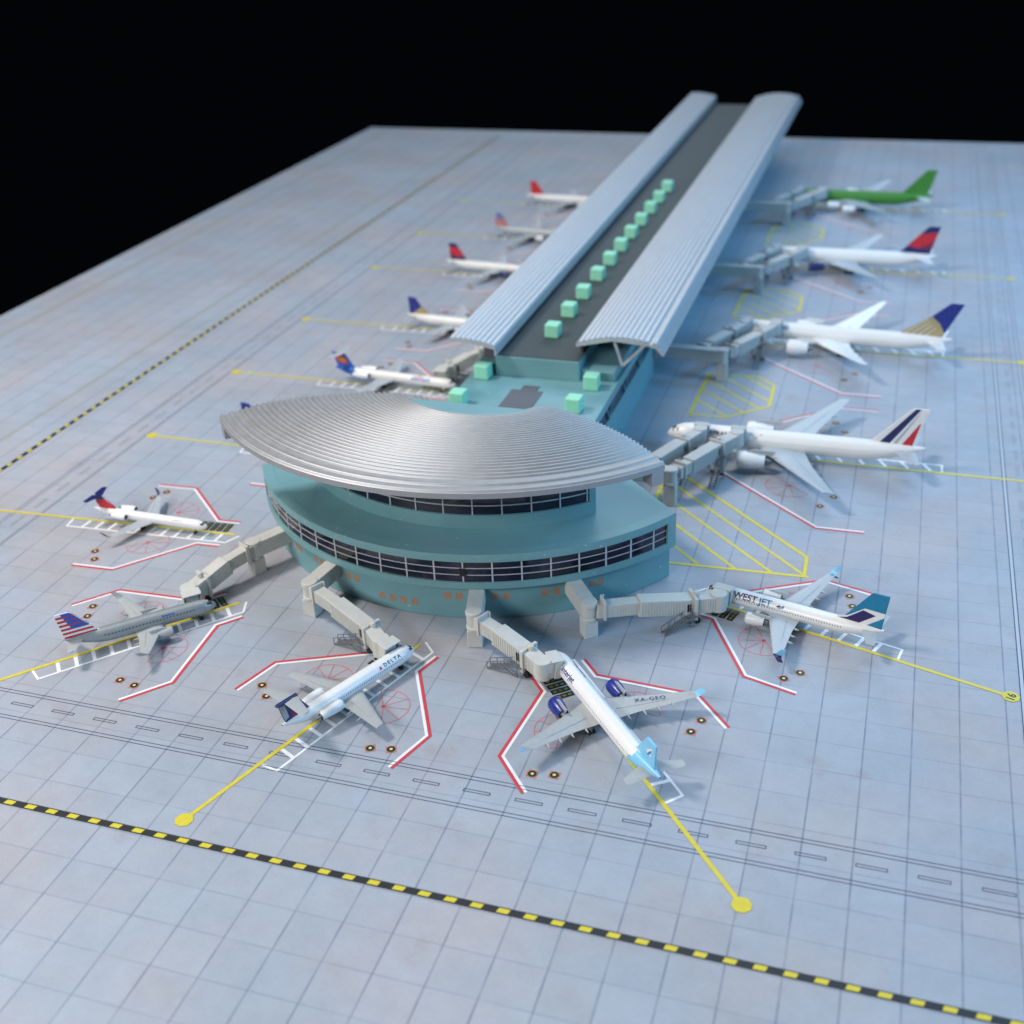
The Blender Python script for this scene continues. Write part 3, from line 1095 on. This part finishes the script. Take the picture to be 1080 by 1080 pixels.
    def sec(t, yv, zlift):
        xl = wx - sw * t
        kink = sp.get('kink', .34)
        ck = c0 + (c1 - c0) * kink * 1.22
        ch = c0 + (ck - c0) * (t / kink) if t < kink else ck + (c1 - ck) * (t - kink) / (1 - kink)
        th = ch * (.13 - .04 * t)
        af = ((0, 0), (.03, .40), (.15, .78), (.35, .95), (.6, .66), (.85, .25), (1, .03), (1, -.03), (.6, -.30), (.3, -.42), (.08, -.3))
        return [(xl - a * ch, yv, zlift + b_ * th * .62) for a, b_ in af], xl, ch
    for sd in (1, -1):
        wg = MB()
        secs = []
        for t in (0, .12, .22, .34, .5, .65, .8, .92, 1.0):
            yv = sd * (rf * .35 + (bs - rf * .35) * t)
            secs.append(sec(t, yv, zr + dih * t ** 1.25)[0])
        wg.rings(secs, wcolr)
        # panel line along the flaps
        ow = wg.build('wing', root, smooth=True, angle=50)
        if sp.get('flapline', True):
            fl = MB()
            for t0, t1 in ((.14, .72),):
                A = sec(t0, sd * (rf * .35 + (bs - rf * .35) * t0), zr + dih * t0 ** 1.25)
                B = sec(t1, sd * (rf * .35 + (bs - rf * .35) * t1), zr + dih * t1 ** 1.25)
                pa = Vector(A[0][4]) + Vector((-.06, 0, .004)); pb = Vector(B[0][4]) + Vector((-.03, 0, .004))
                fl.beam(pa, pb, .015, .012, 'grey_paint')
            fl.build('flap_seam', ow)
        tip = secs[-1]
        wl = sp.get('winglet')
        if wl:
            hgt, back_, wcl = wl[:3]
            w2 = MB()
            y1 = sd * bs
            z1 = zr + dih
            x_le, x_te = tip[0][0], tip[6][0]
            def lofted(pts, mtl):
                rr = []
                for (xa, xb, yv, zv, tt) in pts:
                    rr.append([(xa, yv, zv), ((xa + xb) / 2, yv + sd * tt * -.6, zv + tt * .6), (xb, yv, zv), ((xa + xb) / 2, yv + sd * tt * .6, zv - tt * .6)])
                w2.rings(rr, mtl)
            lofted([(x_le, x_te, y1, z1, .03), (x_le - .14, x_te - .06, y1 + sd * .12, z1 + .06, .028), (x_le - .14 - back_ * .3, x_te - .06 - back_ * .25, y1 + sd * .2, z1 + .2, .025), (x_le - .2 - back_, x_te - .1 - back_ * .7, y1 + sd * .30, z1 + hgt, .016)], wcl)
            if len(wl) > 3:
                lofted([(x_le, x_te, y1, z1, .03), (x_le - .2, x_te - .08, y1 + sd * .18, z1 - .10, .02), (x_le - .38, x_te - .2, y1 + sd * .26, z1 - hgt * .45, .012)], wl[3])
            w2.build('winglet', ow, smooth=True)
        # flap track fairings
        for t in sp.get('ftf', ()):
            yv = sd * (rf * .35 + (bs - rf * .35) * t)
            s0, xl, ch = sec(t, yv, zr + dih * t ** 1.25)
            fm = MB()
            a = Vector((xl - ch * .62, yv, zr + dih * t ** 1.25 - .06))
            b = Vector((xl - ch - .30, yv, zr + dih * t ** 1.25 - .06))
            rr = []
            for k in range(6):
                c = a.lerp(b, k / 5)
                r_ = (.02, .07, .09, .085, .06, .015)[k]
                rr.append([(c.x, c.y + r_ * .7 * math.cos(q), c.z + r_ * math.sin(q)) for q in [2 * math.pi * w / 10 for w in range(10)]])
            fm.rings(rr, wcolr)
            fm.build('flap_fairing', ow, smooth=True)
        wt = sp.get('wingtext')
        if wt and sd == wt[1]:
            vs, fs = text_mesh(wt[0], .40, spacing=1.15)
            tm = MB()
            t = .53
            A = Vector(sec(.36, sd * (rf * .35 + (bs - rf * .35) * .36), zr + dih * .36 ** 1.25)[0][3])
            B = Vector(sec(.70, sd * (rf * .35 + (bs - rf * .35) * .70), zr + dih * .70 ** 1.25)[0][3])
            ex = (B - A).normalized() * (-sd) * sp.get('wtflip', 1)
            ey = Vector((0, 0, 1)).cross(ex)
            o_ = A.lerp(B, .5) + Vector((-.12, 0, .035))
            tm.add([o_ + ex * u + ey * (v - .1) for u, v in vs], fs, 'navy')
            tm.build('lettering', ow)
    # engines
    for e in sp['eng']:
        ex, ey, ez, er, el, ecol = e[:6]
        for sd in (1, -1):
            g = MB()
            xx = X - ex
            pr = ((.0, .80), (.02, .90), (.08, .97), (.25, 1.0), (.5, .97), (.75, .84), (1.0, .66))
            NE = 22
            ring = lambda t, q: [(xx - t * el, sd * ey + er * q * math.cos(a), ez + er * q * math.sin(a)) for a in [2 * math.pi * w / NE for w in range(NE)]]
            lipm = e[6] if len(e) > 6 else ecol
            g.rings([ring(t, q) for t, q in pr[:3]], lipm, cap=False)
            g.rings([ring(t, q) for t, q in pr[2:]], ecol, cap=False)
            g.rings([ring(0, .80), ring(.1, .74), ring(.16, .72)], 'light_grey', cap=False)
            g.rings([ring(1.0, .66), ring(.9, .6)], 'dark_grey', cap=False)
            og = g.build('engine', root, smooth=True, angle=45)
            f_ = MB()
            f_.rings([ring(.16, .72), ring(.162, .22), ring(.05, .03)], 'dark_grey', cap=False)
            f_.build('fan', og, smooth=True)
            f_ = MB()
            f_.rings([ring(.9, .6), ring(.92, .40), ring(1.12, .30), ring(1.25, .08)], 'steel', cap=True)
            f_.build('exhaust', og, smooth=True)
            f_ = MB()
            if e[7] if len(e) > 7 else False:
                f_.box((xx - el * .55, sd * (rf * .6 + (ey - rf * .6) * .5), ez - .02), (el * .6, ey - rf * .5, .12), white)
            else:
                f_.add([(xx - el * .25, sd * ey - .04, ez + er * .9), (xx - el * .25, sd * ey + .04, ez + er * .9), (xx - el * 1.25, sd * ey + .03, ez + er * .75), (xx - el * 1.25, sd * ey - .03, ez + er * .75),
                        (xx - el * .55, sd * ey - .04, ez + er * 1.35), (xx - el * .55, sd * ey + .04, ez + er * 1.35), (xx - el * 1.35, sd * ey + .03, ez + er * 1.30), (xx - el * 1.35, sd * ey - .03, ez + er * 1.30)],
                       [(0, 1, 2, 3), (4, 5, 6, 7), (0, 1, 5, 4), (1, 2, 6, 5), (2, 3, 7, 6), (3, 0, 4, 7)], wcolr)
            f_.build('pylon', og)
    # fin
    fh, fc0, fc1, fsw = sp['fin'][:4]
    fx = X - L * sp.get('fx', .815)
    fcol = sp['fincol']
    zf0 = prof(L * .86)[1] + prof(L * .86)[0] * .72
    FP = lambda u, v: (fx - fsw * v - u * (fc0 + (fc1 - fc0) * v), zf0 + fh * v)
    def fin_solid(mb, polyuv, th, mtl):
        pts = [FP(u, v) for u, v in polyuv]
        n_ = len(pts)
        vs = [(x_, th / 2, z_) for x_, z_ in pts] + [(x_, -th / 2, z_) for x_, z_ in pts]
        mb.add(vs, [tuple(range(n_)), tuple(reversed(range(n_, 2 * n_)))] + [(i, (i + 1) % n_, n_ + (i + 1) % n_, n_ + i) for i in range(n_)], mtl)
    fm = MB()
    fin_solid(fm, [(-.22, -.02), (0.0, .10), (.0, .97), (.06, 1), (1, 1), (1, -.02)], .10, fcol)
    of = fm.build('tail_fin', root, bevel=.035)
    for i, (pl, colr) in enumerate(sp.get('findec', ())):
        for sd in (1, -1):
            dm = MB()
            dm.poly([(FP(u, v)[0], sd * (.053 + .003 * i), FP(u, v)[1]) for u, v in pl], colr)
            dm.build('emblem', of)
    # tailplane
    tb, tc0, tc1, tsw, ttop = sp['tail']
    tx0 = (X - L * sp.get('tx', .875)) if not ttop else FP(-.05, 1)[0]
    tz = (zf0 + fh - .02) if ttop else prof(L * .91)[1] + rf * .08
    for sd in (1, -1):
        tm = MB()
        rr = []
        for t in (0, .5, .95, 1.0):
            yv = sd * (.0 + tb * t)
            ch = tc0 + (tc1 - tc0) * t
            if t == 1.0:
                ch *= .8
            xl = tx0 - tsw * t
            rr.append([(xl, yv, tz + (.0 if ttop else .10) * t), (xl - .3 * ch, yv, tz + .05 + (.0 if ttop else .10) * t), (xl - ch, yv, tz + (.0 if ttop else .10) * t), (xl - .4 * ch, yv, tz - .04 + (.0 if ttop else .10) * t)])
        tm.rings(rr, sp.get('tcol', wcolr))
        tm.build('tailplane', root, smooth=True, angle=50)
    if sp.get('tcap'):
        cp_ = MB()
        a_, b_ = FP(-.10, 1), FP(1.12, 1)
        cp_.beam((a_[0], 0, a_[1] + .02), (b_[0], 0, b_[1] + .02), .20, .13, sp['tcap'])
        cp_.build('tail_cap', root, bevel=.05)
    # landing gear
    wr = sp.get('wr', .13)
    def gear(name, gx, gy, n_ax, wid):
        gm = MB()
        gm.tube((gx, gy, wr), (gx, gy, zc - rf * .6), .045, 'light_grey', 8)
        gm.beam((gx - .25 * (n_ax > 1), gy, wr), (gx + .25 * (n_ax > 1) + .02, gy, wr), .05, .05, 'light_grey')
        gm.beam((gx + .1, gy + .05, wr + .12), (gx + .1, gy + .05, zc - rf * .75), .16, .03, white)
        og = gm.build(name, root)
        for a_ in ([0] if n_ax == 1 else [-.24, .24] if n_ax == 2 else [-.34, 0, .34]):
            for sd in (-1, 1):
                w_ = MB()
                w_.tube((gx + a_, gy + sd * (wid - .05), wr + .004), (gx + a_, gy + sd * (wid + .06), wr + .004), wr, 'rubber', 16)
                w_.build('wheel', og, smooth=True, bevel=.02)
    gear('nose_gear', X - L * .115, 0, 1, .07)
    for sd in (1, -1):
        gear('main_gear', X - L * sp.get('gx', .52), sd * sp.get('gy', .62), sp.get('ax', 1), .12)
    return root

stripe = lambda u0, u1, v0, v1, sl=0.0: [(u0, v0), (u1, v0 + sl), (u1, v1 + sl), (u0, v1)]
DLT = [([(.0, .30), (.50, .22), (1, .52), (1, .80), (.0, .74)], 'red_paint'), ([(.50, .22), (1, .22), (1, .52)], 'dark_red')]
RJ = dict(L=9.05, r=.345, zc=.74, wx=.44, c0=1.35, c1=.42, b=3.0, sw=1.55, dih=.18, w0=.6, ws=.045, wcol='grey_paint')
crj = dict(RJ, nose=(-42.65, 60.4), h=-1.0, label='small white rear-engined airliner with a red and navy T tail at the far left stand',
           lt=6.6, wing='wing_blue_grey', belly=('cream_paint', -.5), winglet=(.42, .30, 'navy'), fincol='white_paint', fin=(1.02, 1.35, .75, .95), fx=.80,
           findec=[([(-.12, .12), (.25, .05), (.65, .75), (.0, .75)], 'red_paint'), ([(.25, .05), (.95, .05), (1, .55), (.65, .75)], 'red_paint'), ([(0, .75), (1, .62), (1, .99), (0, .99)], 'navy')],
           tail=(1.15, .75, .38, .42, True), tcol='navy', eng=[(6.05, .60, .88, .225, 1.15, 'white_paint', 'white_paint', True)],
           gy=.42, wr=.10, gx=.55, text=[('CONNECTION', .13, 2.15, 40, 'grey_paint', .2)], tside=(-1,))
airliner(crj)
e175 = dict(L=8.8, r=.475, zc=.90, nose=(-37.0, 51.85), h=44.5, label='pale grey airliner with a red, white and blue striped tail fin',
            paint='silver_body', wx=.36, c0=1.75, c1=.5, b=3.35, sw=1.55, dih=.26, wing='light_grey', winglet=(.42, .3, 'light_grey'),
            fincol='white_paint', fin=(1.75, 1.95, .85, 1.40), fx=.775, wphi=20, ws=.06, wp=.20, w0=.4,
            findec=[(stripe(.0, 1, .02 + .16 * k, .10 + .16 * k), 'red_paint') for k in range(6)] +
                   [([(-.02, .36), (.62, .36), (.62, .50), (.0, .50)], 'mid_blue'), ([(.0, .55), (.62, .55), (.62, .68), (.0, .68)], 'mid_blue'),
                    ([(.0, .72), (.62, .72), (.62, .84), (.0, .84)], 'mid_blue'), ([(.0, .88), (.62, .88), (.62, .99), (.05, .99)], 'mid_blue')],
            tail=(1.45, .95, .45, .75, False), eng=[(2.9, 1.22, .60, .30, 1.05, 'light_grey', 'steel')], gy=.72, gx=.50,
            text=[('American', .20, 2.95, 33, 'mid_blue', .15)], tside=(-1, 1), ftf=(.3, .5))
airliner(e175)
b717 = dict(L=9.4, r=.475, zc=.92, nose=(-23.55, 50.55), h=66.0, label='white airliner with two rear engines and a navy-tipped T tail, below the terminal',
            wx=.45, c0=1.75, c1=.5, b=3.6, sw=1.45, dih=.18, wing='light_grey', fincol='navy', fin=(1.25, 1.65, 1.15, .80), fx=.80, lt=5.6, tcap='navy',
            findec=[([(.15, .10), (.75, .04), (.40, .80), (.0, .80)], 'dark_red'), ([(.80, .2), (1, .1), (1, .9), (.72, .9)], 'light_grey')],
            tail=(1.6, .85, .5, .45, True), tcol='light_grey', eng=[(6.05, .80, 1.0, .29, 1.45, 'white_paint', 'white_paint', True)], wphi=12, ws=.05, wp=.165, gx=.56, gy=.55, wr=.12,
            text=[('D E L T A', .30, 1.95, 32, 'navy')], tside=(-1, 1), emblem=[([(2.72, 32), (2.95, 32), (2.83, 56)], 'red_paint')], ftf=(.35, .6))
airliner(b717)
a321 = dict(L=11.9, r=.51, zc=.96, nose=(-15.75, 52.0), h=131.3, label='nearest white airliner with light blue tail and royal blue engines',
            wx=.365, c0=2.05, c1=.55, b=4.95, sw=2.3, dih=.45, wing='light_grey', winglet=(.42, .30, 'sky_blue'), ftf=(.22, .4, .56, .72),
            rear=(.80, 'sky_blue'), slant=.9, fincol='sky_blue', fin=(1.55, 1.85, .85, 1.15), fx=.80,
            findec=[([(.38, .50), (.55, .52), (.82, .75), (.66, .72)], 'white_paint'), ([(.40, .46), (.80, .38), (.70, .50), (.52, .52)], 'white_paint'), ([(.52, .30), (.66, .46), (.70, .66), (.58, .50)], 'royal_blue')],
            tail=(1.62, 1.0, .5, .75, False), tcol='light_grey', eng=[(3.72, 1.72, .68, .43, 1.15, 'royal_blue', 'royal_blue')], wphi=16, ws=.048, wp=.155,
            text=[('interjet', .46, 2.65, 26, 'royal_blue', .1)], tside=(1, -1), wingtext=('XA-GEO', -1), gy=.75, gx=.52)
airliner(a321)
b737 = dict(L=10.7, r=.50, zc=.90, nose=(-8.7, 60.72), h=166.5, label='white airliner with a teal and navy tail fin at the right of the terminal',
            wx=.375, c0=1.95, c1=.5, b=4.6, sw=1.9, dih=.40, wing='wing_blue_grey', winglet=(.62, .36, 'sky_blue', 'navy'), ftf=(.26, .45, .62),
            fincol='jet_teal', fin=(2.25, 2.35, .95, 1.65), fx=.765, belly=('cream_paint', -.45),
            findec=[([(-.22, .02), (.62, .02), (1, .36), (1, .48), (.30, .50), (.05, .18)], 'white_paint'),
                    ([(-.20, .02), (.42, .02), (.74, .36), (.30, .44), (.08, .12)], 'purple_navy')],
            tail=(1.65, 1.0, .45, .8, False), eng=[(3.1, 1.40, .60, .36, 1.15, 'white_paint', 'light_grey')], wphi=14, ws=.05, wp=.155, wcol='black',
            text=[('WEST', .56, 2.62, 22, 'purple_navy', .0), ('JET', .56, 3.84, 22, 'jet_teal', .0)], tside=(1,), gy=.66, gx=.52,
            emblem=[([(4.53, 34), (4.70, 50), (4.83, 42), (4.75, 24)], 'purple_navy'), ([(4.83, 42), (5.01, 54), (4.99, 34), (4.75, 24)], 'jet_teal')])
airliner(b737)
W77 = dict(L=18.4, r=.78, zc=1.42, wx=.36, c0=3.5, c1=.75, b=8.0, sw=5.4, dih=.75, ln=2.4, lt=6.0, fin=(2.95, 3.1, 1.15, 2.75), fx=.79, tail=(2.55, 1.6, .7, 1.35, False),
           gy=1.35, gx=.53, ax=3, wr=.17, wphi=12, ws=.05, wp=.20, wcol='grey_paint', ftf=(.3, .5, .66), kink=.36)
b777 = dict(W77, nose=(-15.0, 80.95), h=180.0, label='white wide-body airliner with navy and red stripes on its fin', paint='cream_paint', wing='wing_blue_grey',
            fincol='white_paint', findec=[([(.20, -.01), (.44, -.01), (.50, .99), (.20, .99)], 'navy'), ([(.52, .05), (.60, .05), (.62, .85), (.58, .85)], 'grey_paint'),
                                          ([(.72, .02), (.96, .02), (.90, .62), (.86, .62)], 'red_paint')],
            tcol='wing_blue_grey', eng=[(5.6, 2.6, .92, .66, 2.0, 'white_paint', 'white_paint')], text=[('AIRFRANCE', .48, 4.0, 24, 'navy')], tside=(1,),
            emblem=[([(6.5, 26), (6.68, 26), (7.1, 52), (6.98, 52)], 'red_paint')])
airliner(b777)
ua = dict(W77, L=18.8, nose=(-13.5, 104.3), h=177.0, label='white wide-body airliner with a purple-blue and gold fin on the right side', paint='cream_paint', wing='white_paint',
          b=8.0, dih=1.1, sw=5.4, c1=.5, fin=(3.15, 3.1, 1.1, 3.5), fincol='royal_blue', findec=[([(-.20, .0), (1, .0), (1, .12), (.62, .40), (.0, .60)], 'gold_paint')] +
          [([(-.10 + .2 * k, .0), (-.06 + .2 * k, .0), (.03 + .2 * k, .52 - .08 * k), (.0 + .2 * k, .52 - .08 * k)], 'white_paint') for k in range(4)],
          tcol='white_paint', eng=[(5.3, 2.6, .92, .68, 1.8, 'white_paint', 'white_paint')], ws=.0, text=[('UNITED', .46, 4.2, 26, 'navy')], tside=(1,))
airliner(ua)
dl2 = dict(W77, L=18.0, nose=(-14.2, 127.3), h=181.0, label='white wide-body airliner with a red and navy fin and dark blue engines', paint='cream_paint', wing='wing_blue_grey',
           b=7.6, fincol='navy', findec=DLT, tcol='white_paint', eng=[(5.4, 2.4, .9, .5, 1.6, 'navy', 'navy')], ws=.0)
airliner(dl2)
ev = dict(W77, L=17.4, nose=(-14.2, 152.3), h=180.0, label='four-engined airliner with a green upper body at the top right', paint='white_paint', wing='wing_blue_grey',
          rear=(.02, 'green_paint'), slant=0, belly=None, b=7.6, fincol='green_paint', tcol='white_paint',
          eng=[(5.3, 2.1, .85, .42, 1.5, 'white_paint', 'white_paint'), (7.2, 4.2, 1.0, .42, 1.5, 'white_paint', 'white_paint')], ws=.0)
airliner(ev)
NB = dict(L=9.9, r=.47, zc=.88, wx=.375, c0=1.95, c1=.5, b=4.2, sw=2.0, dih=.40, fin=(1.7, 1.9, .75, 1.25), fx=.78, tail=(1.6, 1.0, .45, .8, False),
          eng=[(3.1, 1.32, .58, .32, 1.05, 'white_paint', 'light_grey')], gy=.66, ws=.0, paint='cream_paint')
md80 = dict(L=11.6, r=.42, zc=.92, nose=(-34.3, 86.95), h=-5.0, label='white airliner with a blue T tail bearing an orange sunburst, behind the fan roof',
            wx=.48, c0=1.8, c1=.5, b=4.0, sw=1.5, dih=.2, rear=(.80, 'mid_blue'), slant=.8, fincol='mid_blue', fin=(1.35, 1.7, 1.25, .95), fx=.83, paint='cream_paint',
            findec=[([(.15, .35), (.55, .22), (.9, .45), (.80, .85), (.3, .9)], 'red_paint'), ([(.28, .40), (.52, .32), (.75, .5), (.66, .78), (.38, .8)], 'orange_paint'), ([(.3, .44), (.5, .40), (.6, .55), (.5, .68)], 'yellow_paint')],
            tail=(1.5, .8, .45, .45, True), tcol='grey_paint', eng=[(7.9, .76, 1.02, .26, 1.5, 'white_paint', 'white_paint', True)], ws=.0, gx=.58, gy=.5,
            text=[('allegiant', .55, 3.1, 14, 'mid_blue')], tside=(-1,), emblem=[([(3.0, 60), (3.35, 50), (3.5, 66), (3.2, 80)], 'orange_paint')])
airliner(md80)
airliner(dict(NB, nose=(-34.9, 101.2), h=-5.0, label='white airliner with a small royal blue fin between the fan roof and the canopy', wing='wing_blue_grey',
              fincol='royal_blue', findec=[([(-.2, .0), (.9, .0), (.4, .3), (.0, .5)], 'gold_paint')]))
airliner(dict(NB, L=11.6, nose=(-35.6, 118.2), h=-5.5, label='white airliner with a red and navy fin on the far left side', wing='wing_blue_grey', fincol='navy', findec=DLT,
              fin=(1.9, 2.0, .85, 1.3), eng=[(3.6, 1.4, .62, .36, 1.1, 'navy', 'navy')]))
airliner(dict(NB, L=10.2, nose=(-36.2, 132.0), h=-6.0, label='silver airliner with red and blue bars on its fin, far left', paint='grey_paint', wing='light_grey', fincol='light_grey',
              findec=[(stripe(0, 1, .05 + .18 * k, .14 + .18 * k), 'red_paint') for k in range(3)] + [(stripe(0, .8, .55 + .14 * k, .64 + .14 * k), 'mid_blue') for k in range(3)],
              winglet=(.6, .3, 'light_grey')))
airliner(dict(NB, L=11.6, nose=(-35.2, 147.3), h=-4, label='white airliner farthest up the left side, cut by the canopy', wing='wing_blue_grey', fincol='red_paint'))
airliner(dict(NB, L=11.3, nose=(-37.3, 74.5), h=-5, label='airliner hidden behind the fan roof with only its blue fin tip showing', wing='wing_blue_grey', fincol='royal_blue'))
